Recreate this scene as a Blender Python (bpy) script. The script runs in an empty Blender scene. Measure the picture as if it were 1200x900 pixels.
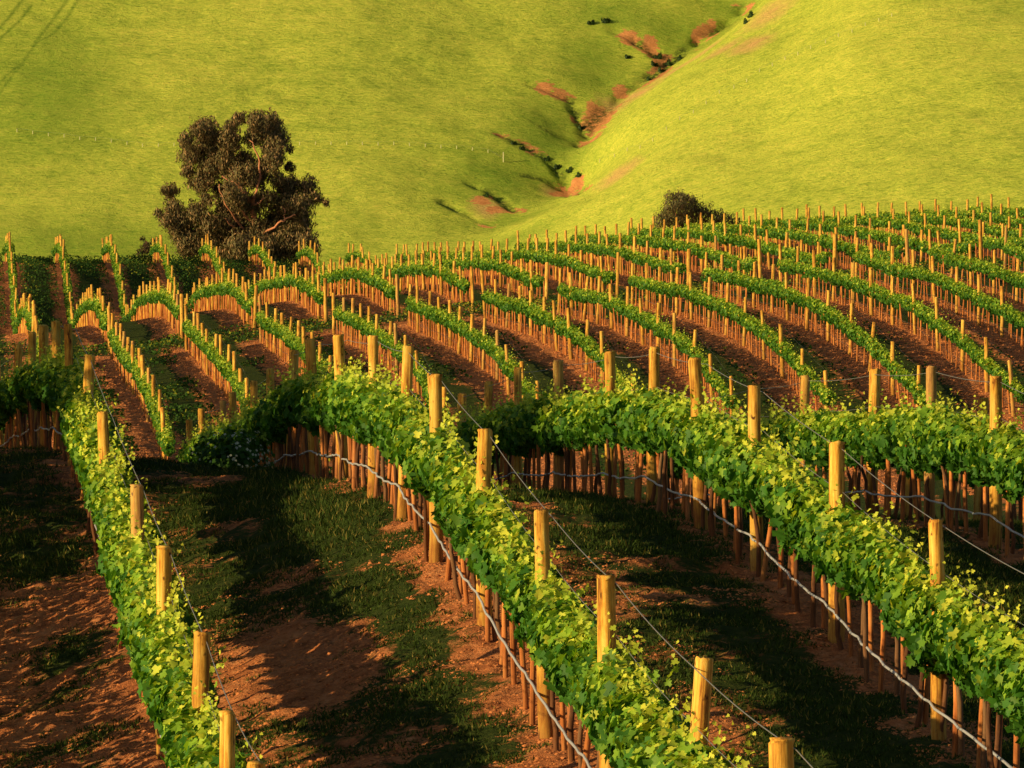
import bpy, math, random
import numpy as np
from mathutils import Matrix, Vector

random.seed(7)
rng = np.random.default_rng(7)
scene = bpy.context.scene
COL = scene.collection
PI = math.pi

# ------------------------------------------------------------------ camera
F = 7000.0            # focal length in photo pixels (photo 1200 x 900)
TH = 0.04             # camera pitch, looking slightly down
CZ = 12.0             # camera height
ct, st = math.cos(TH), math.sin(TH)

def world(x, y, d):
    """point seen at photo pixel x, y at distance d along the view axis"""
    X = (x - 600.0) / F * d
    u = (450.0 - y) / F * d
    return (X, d * ct + u * st, CZ - d * st + u * ct)

cam_d = bpy.data.cameras.new("camera")
cam = bpy.data.objects.new("camera", cam_d)
COL.objects.link(cam)
cam.location = (0, 0, CZ)
cam.rotation_euler = (PI / 2 - TH, 0, 0)
cam_d.sensor_width = 36.0
cam_d.lens = 36.0 * F / 1200.0
cam_d.clip_start = 1.0
cam_d.clip_end = 4000.0
scene.camera = cam

# ------------------------------------------------------------------ rows
SP = 3.3
def row_line_fg(n):
    if n == 1:
        return 2.25, -94.0
    if n == 0:
        return -.15, -110.0
    if n == -1:
        return -4.6, -110.0
    return 5.12 + 3.34 * (n - 2), -58.0
def row_line_far(n):
    return SP * n, -50.0

FG = {
 1: [(267,837),(233,740),(192,641),(162,572),(126,486),(101,418),(84,377),(68,376),(53,381),(40,388),(20,402),(0,421),(-25,446)],
 2: [(922,862),(803,772),(714,669),(640,597),(567,499),(511,436),(472,402),(437,391),(402,390),(369,397),(340,411),(315,433),(296,447),(277,460),(261,470),(238,478),(224,492)],
 3: [(1100,612),(980,519),(888,453),(822,421),(763,407),(715,413),(655,423),(607,430),(568,447),(537,460)],
 4: [(1167,440),(1089,428),(1020,433),(943,440),(878,450)],
 5: [(1146,466)],
}
FAR = {
 1: [(47,384),(41,368),(37,350),(33,344),(28,346),(23,360),(20,375),(18,350),(16,320),(14,292),(12,273),(9,276)],
 2: [(198,492),(190,467),(184,450),(177,434),(170,421),(164,410),(159,402),(152,397),(145,391),(140,382),(128,361),(122,353),(120,343),(116,337),(110,335),(104,338),(99,342),(95,346),(87,365),(82,347),(79,317),(76,293),(72,276),(68,275)],
 3: [(287,438),(277,420),(269,408),(262,399),(255,392),(248,385),(241,379),(234,371),(228,366),(214,349),(206,338),(198,328),(189,325),(180,328),(169,332),(160,340),(153,354),(148,356),(143,330),(140,308),(135,288),(131,274),(127,275)],
 4: [(395,427),(382,409),(369,395),(361,387),(353,381),(344,373),(336,368),(324,361),(316,356),(306,350),(298,340),(288,331),(277,320),(266,316),(255,318),(246,321),(234,325),(227,336),(206,330),(201,314),(195,288),(188,274),(182,277)],
 5: [(505,438),(497,416),(484,396),(469,383),(458,375),(448,369),(436,362),(424,355),(413,350),(403,347),(383,331),(372,322),(358,312),(344,307),(331,310),(320,314),(305,317),(296,323),(262,305),(257,297),(250,282),(246,276),(240,277)],
 6: [(635,451),(616,423),(600,402),(583,386),(567,373),(554,366),(543,359),(531,352),(517,346),(506,342),(494,338),(482,332),(468,322),(455,316),(440,307),(426,301),(411,300),(395,302),(380,308),(323,304),(318,296),(313,290),(308,282),(303,276),(298,279)],
 7: [(749,443),(724,415),(707,393),(689,375),(671,361),(653,352),(639,346),(622,337),(596,331),(583,328),(570,323),(554,315),(540,309),(528,302),(515,297),(500,295),(480,297),(465,299),(380,306),(372,291),(367,284),(361,279),(354,281)],
 8: [(853,437),(832,408),(812,383),(787,365),(768,353),(750,345),(734,337),(719,330),(700,324),(683,321),(671,319),(658,315),(640,310),(625,306),(610,300),(595,294),(578,290),(560,289),(545,290),(426,288),(420,283),(413,285)],
 9: [(966,430),(937,402),(917,380),(890,358),(867,343),(849,333),(830,326),(812,319),(790,315),(772,313),(757,309),(741,306),(724,302),(708,300),(690,294),(670,287),(650,282),(630,280),(612,279),(485,288),(477,285),(468,287)],
 10: [(1109,462),(1075,427),(1045,398),(1022,376),(994,355),(968,339),(947,329),(928,320),(909,312),(887,308),(865,303),(848,299),(830,297),(807,293),(790,292),(772,288),(742,279),(717,273),(695,272),(535,289),(528,287)],
 11: [(1186,422),(1153,392),(1127,372),(1097,349),(1072,331),(1048,323),(1026,315),(1004,307),(980,300),(957,294),(937,290),(917,287),(893,284),(875,289),(850,281),(800,268),(767,264),(590,288)],
 12: [(1170,333),(1145,322),(1122,312),(1099,302),(1072,295),(1046,290),(1026,284),(979,277),(933,278),(900,269),(858,260),(817,255)],
 13: [(1194,302),(1165,293),(1137,284),(1115,279),(1065,268),(1040,280),(1010,273),(975,264),(950,259),(917,254),(875,250)],
 14: [(1150,263),(1110,270),(1072,264),(1033,257),(1000,250),(960,245)],
 15: [(1150,262),(1100,252),(1063,245),(1030,241),(1000,240)],
 16: [(1190,254),(1140,243),(1093,237),(1053,237)],
 17: [(1200,243),(1160,235),(1125,233)],
 18: [(1200,232),(1160,229)],
}
LANE_X = {2:128,3:214,4:298,5:383,6:468,7:554,8:640,9:724,10:807,11:893,12:979,13:1065,14:1150}
LANE_X[1] = 42

def dist_fg(n, x):
    if n == 1:      # this row bends to the left over the crest
        return F / float(np.interp(x, [-60, -25, 0, 20, 40, 53, 68, 84, 101, 126, 162, 192, 233, 267, 305], [59, 62, 65.5, 69, 73, 76, 79, 83, 88, 98, 114, 128, 147, 162, 178]))
    k, xv = row_line_fg(n)
    return F * k / (x - xv)
def dist_far(n, x):
    k, xv = row_line_far(n)
    return F * k / (x - xv)
def row_x(k, xv, y):
    return k + (xv - 600.0) / F * y

PH = 2.0              # post height
ctrl = []
for n, l in FG.items():
    for x, y in l:
        X, Y, Z = world(x, y, dist_fg(n, x)); ctrl.append((X, Y, Z - PH))
for n, l in FAR.items():
    for x, y in l:
        X, Y, Z = world(x, y, dist_far(n, x)); ctrl.append((X, Y, Z - PH))
# beyond the ridge the field falls away
for x in range(-60, 1300, 60):
    base = 312 if x < 520 else 312 - (x - 520) * 0.06
    for d, dy in ((430, 14), (470, 34)):
        X, Y, Z = world(x, base + dy, d); ctrl.append((X, Y, Z))
for x in range(560, 1300, 80):
    X, Y, Z = world(x, 305 - (x - 560) * 0.045, 380); ctrl.append((X, Y, Z))
# ground nearer than the frame, and to either side
for X0 in (-6, -3, 0, 3, 6, 9):
    ctrl.append((X0, 27.0, CZ - 6.0 + 0.02 * X0))
CT = np.array(ctrl)

class TPS:
    def __init__(s, P, V, lam, sy):
        s.c = P.mean(0); s.sc = np.array([1.0, sy]) / 20.0
        A = (P - s.c) * s.sc
        n = len(A)
        K = s.phi(A, A) + lam * np.eye(n)
        Q = np.c_[np.ones(n), A]
        M = np.block([[K, Q], [Q.T, np.zeros((3, 3))]])
        sol = np.linalg.solve(M, np.r_[V, np.zeros(3)])
        s.w, s.a, s.A = sol[:n], sol[n:], A
    @staticmethod
    def phi(a, b):
        r2 = ((a[:, None, :] - b[None, :, :]) ** 2).sum(-1)
        return 0.5 * r2 * np.log(r2 + 1e-12)
    def __call__(s, P):
        A = (P - s.c) * s.sc
        out = np.empty(len(A))
        for i in range(0, len(A), 20000):
            a = A[i:i + 20000]
            out[i:i + 20000] = s.phi(a, s.A) @ s.w + s.a[0] + a @ s.a[1:]
        return out

class Grid:
    """bicubic-free smooth lookup table of a height function"""
    def __init__(s, f, x0, x1, nx, y0, y1, ny):
        s.x0, s.x1, s.nx, s.y0, s.y1, s.ny = x0, x1, nx, y0, y1, ny
        gx = np.linspace(x0, x1, nx); gy = np.linspace(y0, y1, ny)
        XX, YY = np.meshgrid(gx, gy)
        s.h = f(np.c_[XX.ravel(), YY.ravel()]).reshape(ny, nx)
    def __call__(s, X, Y):
        X = np.asarray(X, float); Y = np.asarray(Y, float)
        u = np.clip((X - s.x0) / (s.x1 - s.x0) * (s.nx - 1), 0, s.nx - 1.001)
        v = np.clip((Y - s.y0) / (s.y1 - s.y0) * (s.ny - 1), 0, s.ny - 1.001)
        i = u.astype(int); j = v.astype(int); fu = u - i; fv = v - j
        h = s.h
        return ((h[j, i] * (1 - fu) + h[j, i + 1] * fu) * (1 - fv)
                + (h[j + 1, i] * (1 - fu) + h[j + 1, i + 1] * fu) * fv)

tps_v = TPS(CT[:, :2], CT[:, 2], 0.004, 0.45)
# two tables, a finer one for the near slope
GV = Grid(tps_v, -66, 66, 220, 24, 500, 480)
GN = Grid(tps_v, -16, 16, 90, 24, 160, 280)
def HV(X, Y):
    X = np.asarray(X, float); Y = np.asarray(Y, float)
    a = GV(X, Y); b = GN(X, Y)
    w = np.clip((150 - Y) / 15, 0, 1) * np.clip((15 - np.abs(X)) / 2.0, 0, 1)
    return a * (1 - w) + b * w

# ---- background hills: points chosen on the two slopes and the gully between them
def bgd(y, s=0.21, d0=700): return d0 + (300 - y) * s
BG = []
for x in (-150, 0, 150, 300, 420):
    for y in (320, 280, 220, 150, 80, 0, -80):
        BG.append((x, y, bgd(y, 0.24, 690 + (x < 0) * 0)))
for x, y, e in [(500,275,2),(500,200,3),(500,100,4),(500,0,4),(500,-80,4),(580,190,5),(580,110,6),(580,0,6),(580,-80,6),(650,90,8),(650,30,8),(650,-80,8),
                (630,140,8),(640,185,9),(560,235,4),(720,20,9),(760,40,11),(800,0,11),(800,-80,11),(880,-80,13),
                (585,268,5),(640,222,11),(684,222,15),(682,172,15),(690,150,15),(725,112,15),(762,88,15),(800,58,15),(868,12,15)]:
    BG.append((x, y, bgd(y, .24, 690) + e * .62))
for x, y, d in [(604,276,688),(645,248,692),(704,222,697),(726,190,704),(710,160,719),(778,98,735),(836,50,748),(898,8,759),(914,-60,779),
                (760,215,684),(800,180,690),(830,110,712),(870,60,727),(940,30,728),(940,-60,756),
                (700,275,676),(780,262,666),(900,240,660),(900,160,688),(900,100,706),
                (1000,240,654),(1000,160,676),(1000,80,698),(1000,0,722),(1000,-80,748),
                (1200,240,644),(1200,160,666),(1200,80,688),(1200,0,712),(1200,-80,738),
                (1340,240,640),(1340,100,680),(1340,-80,734)]:
    BG.append((x, y, d))
BGP = np.array([world(*b) for b in BG])
tps_b = TPS(BGP[:, :2], BGP[:, 2], 0.01, 0.8)
GB = Grid(tps_b, -135, 135, 180, 560, 900, 230)

def vnoise(x, y, s, seed=0):
    """cheap smooth value noise on arrays"""
    r = np.random.default_rng(seed + 1000); T = r.random((256, 256)) * 2 - 1
    u = x / s; v = y / s
    i = np.floor(u).astype(int); j = np.floor(v).astype(int); fu = u - i; fv = v - j
    fu = fu * fu * (3 - 2 * fu); fv = fv * fv * (3 - 2 * fv)
    g = lambda a, b: T[a % 256, b % 256]
    return (g(i, j) * (1 - fu) + g(i + 1, j) * fu) * (1 - fv) + (g(i, j + 1) * (1 - fu) + g(i + 1, j + 1) * fu) * fv

def HB0(X, Y):
    return GB(X, Y)
def march(x, y, fn, d0, d1, step=0.5):
    for d in np.arange(d0, d1, step):
        X, Y, Z = world(x, y, d)
        if fn(X, Y) >= Z:
            return (X, Y, float(fn(X, Y)))
    return world(x, y, d1)
def bghit(x, y): return march(x, y, HB0, 620, 900, 0.5)

def polydist(X, Y, pts):
    best = np.full(X.shape, 1e9)
    for a, b in zip(pts[:-1], pts[1:]):
        ax, ay = a[0], a[1]; bx, by = b[0] - a[0], b[1] - a[1]
        L = bx * bx + by * by + 1e-9
        t = np.clip(((X - ax) * bx + (Y - ay) * by) / L, 0, 1)
        best = np.minimum(best, np.hypot(X - ax - t * bx, Y - ay - t * by))
    return best

CHAN = [  # (polyline in the photo, width m, depth m)
 ([(868,14),(800,60),(765,88),(728,112),(692,148),(683,172)], 1.6, 1.3),
 ([(588,158),(612,172),(640,190),(662,206),(686,222)], 1.0, 1.1),
 ([(612,205),(640,212),(668,222)], .7, .8),
 ([(555,214),(580,228),(606,248)], .8, .8),
 ([(518,238),(545,250),(575,264)], .9, .9),
 ([(673,128),(682,150),(686,156)], 1.0, 1.3),
 ([(622,96),(650,108),(668,116)], .7, .5),
 ([(620,140),(650,158),(676,166)], .6, .4),
 ([(715,36),(745,50),(765,62)], .8, .6),
]
CHANW = [([bghit(*p) for p in pl], w, dp) for pl, w, dp in CHAN]
def HB(X, Y):
    X = np.asarray(X, float); Y = np.asarray(Y, float)
    h = HB0(X, Y)
    wob = vnoise(X, Y, 3.0, 5) * 0.6 + vnoise(X, Y, 1.1, 6) * .35
    cutn = np.clip(.75 + .7 * vnoise(X, Y, 2.3, 7), .1, 1.4)
    for pl, w, dp in CHANW:
        dd = polydist(X, Y, pl) + wob
        h = h - .62 * dp * cutn * np.exp(-(np.clip(dd, 0, None) / (w * .62)) ** 2)
    h = h + 0.35 * vnoise(X, Y, 14, 1) + 0.16 * vnoise(X, Y, 5, 2) + 0.07 * vnoise(X, Y, 1.9, 3) + .035 * vnoise(X, Y, .9, 4)
    return h
def HALL(X, Y):
    X = np.asarray(X, float); Y = np.asarray(Y, float)
    a = HV(X, Y) - np.clip(Y - 480, 0, None) * 0.06
    b = np.where(Y > 560, HB(X, Y), HB0(X, np.full_like(Y, 560.0)) - (560 - Y) * 0.5)
    k = 1.5
    m = np.maximum(a, b)
    return m + k * np.log1p(np.exp(-np.abs(a - b) / k)) * 0.5

# ------------------------------------------------------------------ materials
def new_mat(name):
    m = bpy.data.materials.new(name); m.use_nodes = True
    nt = m.node_tree; nt.nodes.clear()
    return m, nt
def nd(nt, t, **kw):
    n = nt.nodes.new(t)
    for k, v in kw.items():
        if k.startswith('i_'):
            n.inputs[k[2:].replace('_', ' ')].default_value = v
        else:
            setattr(n, k, v)
    return n
def lk(nt, a, b): nt.links.new(a, b)
def ramp(nt, stops, interp='LINEAR'):
    r = nt.nodes.new('ShaderNodeValToRGB'); r.color_ramp.interpolation = interp
    els = r.color_ramp.elements
    while len(els) < len(stops): els.new(0.5)
    for e, (p, c) in zip(els, stops):
        e.position = p; e.color = (*c, 1) if len(c) == 3 else c
    return r
def mixc(nt, fac, a, b, mode='MIX'):
    m = nt.nodes.new('ShaderNodeMix'); m.data_type = 'RGBA'; m.blend_type = mode
    for s, v in ((0, fac), (6, a), (7, b)):
        if hasattr(v, 'node') or isinstance(v, bpy.types.NodeSocket): nt.links.new(v, m.inputs[s])
        else: m.inputs[s].default_value = v if s == 0 else ((*v, 1) if len(v) == 3 else v)
    return m.outputs[2]
def mth(nt, op, a, b=None, c=None, clamp=False):
    m = nt.nodes.new('ShaderNodeMath'); m.operation = op; m.use_clamp = clamp
    for i, v in enumerate((a, b, c)):
        if v is None: continue
        if isinstance(v, bpy.types.NodeSocket): nt.links.new(v, m.inputs[i])
        else: m.inputs[i].default_value = v
    return m.outputs[0]
def noise(nt, vec, scale, detail=4, rough=0.6, dist=0.0):
    n = nt.nodes.new('ShaderNodeTexNoise'); n.inputs['Scale'].default_value = scale
    n.inputs['Detail'].default_value = detail; n.inputs['Roughness'].default_value = rough
    n.inputs['Distortion'].default_value = dist
    if vec is not None: nt.links.new(vec, n.inputs['Vector'])
    return n.outputs['Fac']
def scaled(nt, vec, s):
    m = nt.nodes.new('ShaderNodeMapping'); m.inputs['Scale'].default_value = s
    nt.links.new(vec, m.inputs['Vector']); return m.outputs[0]
def princ(nt, color, rough=0.9, spec=0.2, normal=None, metallic=0.0):
    p = nt.nodes.new('ShaderNodeBsdfPrincipled'); o = nt.nodes.new('ShaderNodeOutputMaterial')
    for s, v in (('Base Color', color), ('Roughness', rough), ('Specular IOR Level', spec), ('Metallic', metallic)):
        if isinstance(v, bpy.types.NodeSocket): nt.links.new(v, p.inputs[s])
        else: p.inputs[s].default_value = (*v, 1) if isinstance(v, tuple) else v
    if normal is not None: nt.links.new(normal, p.inputs['Normal'])
    nt.links.new(p.outputs[0], o.inputs[0]); return p
def bump(nt, h, strength, dist=0.05):
    b = nt.nodes.new('ShaderNodeBump'); b.inputs['Strength'].default_value = strength
    b.inputs['Distance'].default_value = dist; nt.links.new(h, b.inputs['Height']); return b.outputs[0]
def attr(nt, name, fac=True):
    a = nt.nodes.new('ShaderNodeAttribute'); a.attribute_name = name
    return a.outputs['Fac'] if fac else a.outputs['Color']

# vineyard floor: red earth with green growth where 'grass' is high
def mat_field():
    m, nt = new_mat('vineyard_soil')
    pos = nd(nt, 'ShaderNodeNewGeometry').outputs['Position']
    n1 = noise(nt, pos, 0.9, 6, 0.65); n2 = noise(nt, pos, 7.0, 6, 0.7); n3 = noise(nt, pos, 26.0, 4, 0.7)
    soil = ramp(nt, [(0.32, (.22, .065, .024)), (0.5, (.66, .23, .08)), (0.66, (.92, .42, .17))])
    lk(nt, mth(nt, 'ADD', mth(nt, 'MULTIPLY', n2, .6), mth(nt, 'MULTIPLY', n1, .4)), soil.inputs[0])
    soilc = mixc(nt, mth(nt, 'MULTIPLY', n3, .35), soil.outputs[0], (.16, .055, .028))
    litter = noise(nt, scaled(nt, pos, (9, 4, 9)), 1.0, 5, .75)
    soilc = mixc(nt, mth(nt, 'MULTIPLY', mth(nt, 'SUBTRACT', litter, .54), 5.0, clamp=True), soilc, (.10, .060, .026))
    gr = ramp(nt, [(0.3, (.022, .040, .010)), (0.55, (.055, .075, .016)), (0.75, (.13, .115, .032))])
    lk(nt, n2, gr.inputs[0])
    g = attr(nt, 'grass')
    edge = mth(nt, 'ADD', g, mth(nt, 'MULTIPLY', mth(nt, 'SUBTRACT', noise(nt, pos, 2.4, 8, .78), .5), 2.2))
    fac = mth(nt, 'MULTIPLY', mth(nt, 'SUBTRACT', edge, .42), 5.0, clamp=True)
    col = mixc(nt, fac, soilc, gr.outputs[0])
    b1 = bump(nt, mth(nt, 'ADD', mth(nt, 'MULTIPLY', n2, .7), mth(nt, 'MULTIPLY', n3, .3)), .9, .12)
    princ(nt, col, 1.0, .05, b1)
    return m
def mat_hills():
    m, nt = new_mat('hill_grass')
    pos = nd(nt, 'ShaderNodeNewGeometry').outputs['Position']
    ps = scaled(nt, pos, (0.5, .9, 1.5))
    big = noise(nt, pos, .035, 5, .6); mid = noise(nt, ps, .35, 6, .62); fine = noise(nt, ps, 1.7, 6, .72); vf = noise(nt, ps, 4.5, 4, .75)
    c = ramp(nt, [(0.24, (.22, .33, .035)), (0.40, (.46, .56, .065)), (0.56, (.66, .70, .09)), (0.76, (.88, .80, .13))])
    t = mth(nt, 'ADD', mth(nt, 'ADD', mth(nt, 'MULTIPLY', fine, .36), mth(nt, 'MULTIPLY', vf, .34)), mth(nt, 'ADD', mth(nt, 'MULTIPLY', mid, .17), mth(nt, 'MULTIPLY', big, .13)))
    t = mth(nt, 'ADD', mth(nt, 'MULTIPLY', mth(nt, 'SUBTRACT', t, .5), 2.3), .5)
    lk(nt, t, c.inputs[0])
    col = c.outputs[0]
    deep_green = mth(nt, 'MULTIPLY', attr(nt, 'deep_green'), .7)
    col = mixc(nt, deep_green, col, (.12, .26, .022))
    br = mth(nt, 'ADD', attr(nt, 'dry'), mth(nt, 'MULTIPLY', mth(nt, 'SUBTRACT', noise(nt, pos, .5, 6, .7), .5), 1.1))
    brf = mth(nt, 'MULTIPLY', mth(nt, 'SUBTRACT', br, .35), 1.1, clamp=True)
    col = mixc(nt, brf, col, mixc(nt, fine, (.60, .30, .12), (.95, .55, .24)))
    be = mth(nt, 'ADD', attr(nt, 'bare'), mth(nt, 'MULTIPLY', mth(nt, 'SUBTRACT', noise(nt, scaled(nt, pos, (.7, 1.0, 1.6)), 1.0, 8, .75), .5), 1.9))
    bef = mth(nt, 'MULTIPLY', mth(nt, 'SUBTRACT', be, .46), 9.0, clamp=True)
    col = mixc(nt, bef, col, mixc(nt, fine, (.50, .17, .055), (.98, .46, .17)))
    dk = mth(nt, 'MULTIPLY', attr(nt, 'scrub'), 1.0, clamp=True)
    dk = mth(nt, 'MULTIPLY', dk, mth(nt, 'MULTIPLY', mth(nt, 'SUBTRACT', noise(nt, pos, 1.6, 5, .7), .36), 5.0, clamp=True))
    col = mixc(nt, dk, col, (.045, .07, .016))
    b1 = bump(nt, mth(nt, 'ADD', mth(nt, 'MULTIPLY', fine, .5), mth(nt, 'MULTIPLY', vf, .4)), 1.0, .5)
    princ(nt, col, 1.0, .03, b1)
    return m
def mat_leaf(name, trans=.38, rough=.55, spec=.25):
    m, nt = new_mat(name)
    c = attr(nt, 'Col', False)
    d = nd(nt, 'ShaderNodeBsdfPrincipled'); d.inputs['Roughness'].default_value = rough; d.inputs['Specular IOR Level'].default_value = spec
    t = nd(nt, 'ShaderNodeBsdfTranslucent')
    mx = nd(nt, 'ShaderNodeMixShader'); mx.inputs[0].default_value = trans
    o = nd(nt, 'ShaderNodeOutputMaterial')
    lk(nt, c, d.inputs['Base Color'])
    lk(nt, mixc(nt, 1.0, c, (1.15, 1.1, .5), 'MULTIPLY'), t.inputs[0])
    lk(nt, d.outputs[0], mx.inputs[1]); lk(nt, t.outputs[0], mx.inputs[2]); lk(nt, mx.outputs[0], o.inputs[0])
    return m
def mat_wood(name, dark, mid, light, knots=True, scale=1.0):
    m, nt = new_mat(name)
    tc = nd(nt, 'ShaderNodeTexCoord').outputs['Object']
    rnd = nd(nt, 'ShaderNodeObjectInfo').outputs['Random']
    cmb = nd(nt, 'ShaderNodeCombineXYZ'); lk(nt, mth(nt, 'MULTIPLY', rnd, 37.0), cmb.inputs[2]); lk(nt, mth(nt, 'MULTIPLY', rnd, 11.0), cmb.inputs[0])
    va = nd(nt, 'ShaderNodeVectorMath', operation='ADD'); lk(nt, tc, va.inputs[0]); lk(nt, cmb.outputs[0], va.inputs[1])
    v = va.outputs[0]
    grain = noise(nt, scaled(nt, v, (38 * scale, 38 * scale, 2.2)), 1.0, 6, .7, .3)
    blot = noise(nt, scaled(nt, v, (6, 6, 2.5)), 1.0, 4, .6)
    c = ramp(nt, [(0.40, dark), (0.5, mid), (0.62, light)])
    lk(nt, mth(nt, 'ADD', mth(nt, 'MULTIPLY', grain, .6), mth(nt, 'MULTIPLY', blot, .4)), c.inputs[0])
    col = c.outputs[0]
    hs = nd(nt, 'ShaderNodeHueSaturation'); lk(nt, col, hs.inputs['Color'])
    lk(nt, mth(nt, 'ADD', .80, mth(nt, 'MULTIPLY', rnd, .35)), hs.inputs['Value']); col = hs.outputs[0]
    if knots:
        kn = noise(nt, scaled(nt, v, (14, 14, 9)), 1.0, 2, .5)
        kf = mth(nt, 'MULTIPLY', mth(nt, 'SUBTRACT', kn, .645), 12.0, clamp=True)
        col = mixc(nt, kf, col, (.10, .035, .012))
        cr = noise(nt, scaled(nt, v, (30, 30, .7)), 1.0, 3, .5)
        cf = mth(nt, 'MULTIPLY', mth(nt, 'SUBTRACT', cr, .60), 9.0, clamp=True)
        col = mixc(nt, mth(nt, 'MULTIPLY', cf, .7), col, (.14, .05, .015))
    gy = mth(nt, 'MULTIPLY', mth(nt, 'SUBTRACT', rnd, .80), 3.0, clamp=True)
    col = mixc(nt, gy, col, mixc(nt, grain, (.16, .09, .045), (.46, .30, .15)))
    top = noise(nt, scaled(nt, v, (9, 9, 5)), 1.0, 4, .65)
    col = mixc(nt, mth(nt, 'MULTIPLY', mth(nt, 'SUBTRACT', top, .52), 3.0, clamp=True), col, mixc(nt, .5, col, (.30, .13, .035)))
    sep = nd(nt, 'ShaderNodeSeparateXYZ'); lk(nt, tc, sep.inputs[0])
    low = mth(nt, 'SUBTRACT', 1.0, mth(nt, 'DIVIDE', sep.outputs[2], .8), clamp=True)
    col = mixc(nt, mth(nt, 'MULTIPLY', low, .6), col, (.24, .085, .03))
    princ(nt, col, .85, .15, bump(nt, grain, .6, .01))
    return m
def mat_plain(name, color, rough=.5, metallic=0.0, spec=.5, var=.25, sc=20):
    m, nt = new_mat(name)
    tc = nd(nt, 'ShaderNodeTexCoord').outputs['Object']
    n = noise(nt, tc, sc, 4, .6)
    col = mixc(nt, n, tuple(c * (1 - var) for c in color), tuple(min(1, c * (1 + var)) for c in color))
    princ(nt, col, rough, spec, None, metallic)
    return m

M = dict(
    field=mat_field(), hills=mat_hills(),
    vine=mat_leaf('vine_leaf', .36), grass=mat_leaf('grass_blade', .3, .7, .1), tree=mat_leaf('tree_leaf', .12, .6, .2),
    post=mat_wood('post_wood', (.36, .13, .024), (.86, .44, .062), (.98, .68, .15)),
    stake=mat_wood('stake_wood', (.30, .075, .02), (.74, .24, .06), (.92, .42, .12), False, 2.0),
    vinewood=mat_wood('vine_wood', (.05, .025, .014), (.13, .06, .03), (.24, .12, .06), False, 1.5),
    bark=mat_plain('gum_bark', (.58, .24, .12), .8, 0, .2, .5, 2.5),
    hose=mat_plain('hose_plastic', (.50, .50, .52), .35, 0, .5, .1),
    oldhose=mat_plain('old_hose', (.12, .10, .09), .6, 0, .3, .1), clod=mat_plain('soil_clod', (.70, .25, .085), 1.0, 0, .05, .45, 1.2),
    wire=mat_plain('galvanised_wire', (.34, .33, .31), .45, .5, .5, .1),
    fence=mat_plain('fence_wood', (.62, .60, .30), .8, 0, .2, .2),
    petal=mat_leaf('petal', .3, .7, .1),
)

# ------------------------------------------------------------------ mesh helpers
def mesh_np(name, verts, loops, starts, totals, mat, col=None, smooth=False, fattr=None):
    me = bpy.data.meshes.new(name)
    me.vertices.add(len(verts)); me.vertices.foreach_set('co', np.ascontiguousarray(verts, np.float32).ravel())
    me.loops.add(len(loops)); me.loops.foreach_set('vertex_index', np.ascontiguousarray(loops, np.int32))
    me.polygons.add(len(starts)); me.polygons.foreach_set('loop_start', np.ascontiguousarray(starts, np.int32))
    me.polygons.foreach_set('loop_total', np.ascontiguousarray(totals, np.int32))
    me.update(calc_edges=True)
    if col is not None:
        a = me.color_attributes.new('Col', 'FLOAT_COLOR', 'POINT')
        a.data.foreach_set('color', np.ascontiguousarray(col, np.float32).ravel())
    if fattr:
        for k, v in fattr.items():
            a = me.attributes.new(k, 'FLOAT', 'POINT'); a.data.foreach_set('value', np.ascontiguousarray(v, np.float32))
    if smooth:
        me.polygons.foreach_set('use_smooth', np.ones(len(starts), bool))
    me.materials.append(mat)
    me.validate()
    return me
def grid_mesh(name, V, nr, nc, mat, fattr=None):
    idx = np.arange(nr * nc).reshape(nr, nc)
    q = np.stack([idx[:-1, :-1], idx[:-1, 1:], idx[1:, 1:], idx[1:, :-1]], -1).reshape(-1, 4)
    return mesh_np(name, V, q.ravel(), np.arange(len(q)) * 4, np.full(len(q), 4), mat, None, True, fattr)
def scatter(name, T, faces, pos, R, scl, col, mat, smooth=False):
    """one mesh of copies of template T (m,3): positions, rotations (N,3,3), scales (N,) or (N,3), colours (N,3)"""
    N, m = len(pos), len(T)
    scl = np.asarray(scl)
    TT = T[None] * (scl[:, None, None] if scl.ndim == 1 else scl[:, None, :])
    V = np.einsum('nij,nmj->nmi', R, TT) + pos[:, None, :]
    fl = np.concatenate([np.array(f) for f in faces]); tot = np.array([len(f) for f in faces])
    loops = (fl[None] + (np.arange(N) * m)[:, None]).ravel()
    totals = np.tile(tot, N); starts = np.r_[0, np.cumsum(totals)[:-1]]
    C = None
    if col is not None:
        C = np.ones((N, m, 4)); C[:, :, :3] = col[:, None, :]; C = C.reshape(-1, 4)
    return mesh_np(name, V.reshape(-1, 3), loops, starts, totals, mat, C, smooth)
def norm(v): return v / (np.linalg.norm(v, axis=-1, keepdims=True) + 1e-9)
def frames(normal, tip):
    """rotation with local z = normal, local y = tip direction"""
    z = norm(normal); y = tip - (tip * z).sum(-1, keepdims=True) * z; y = norm(y); x = np.cross(y, z)
    return np.stack([x, y, z], -1)
def add(name, me, parent=None, loc=None, **props):
    o = bpy.data.objects.new(name, me); COL.objects.link(o)
    if parent is not None: o.parent = parent
    if loc is not None: o.location = loc
    for k, v in props.items():
        if v is not None: o[k] = v
    return o
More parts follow.
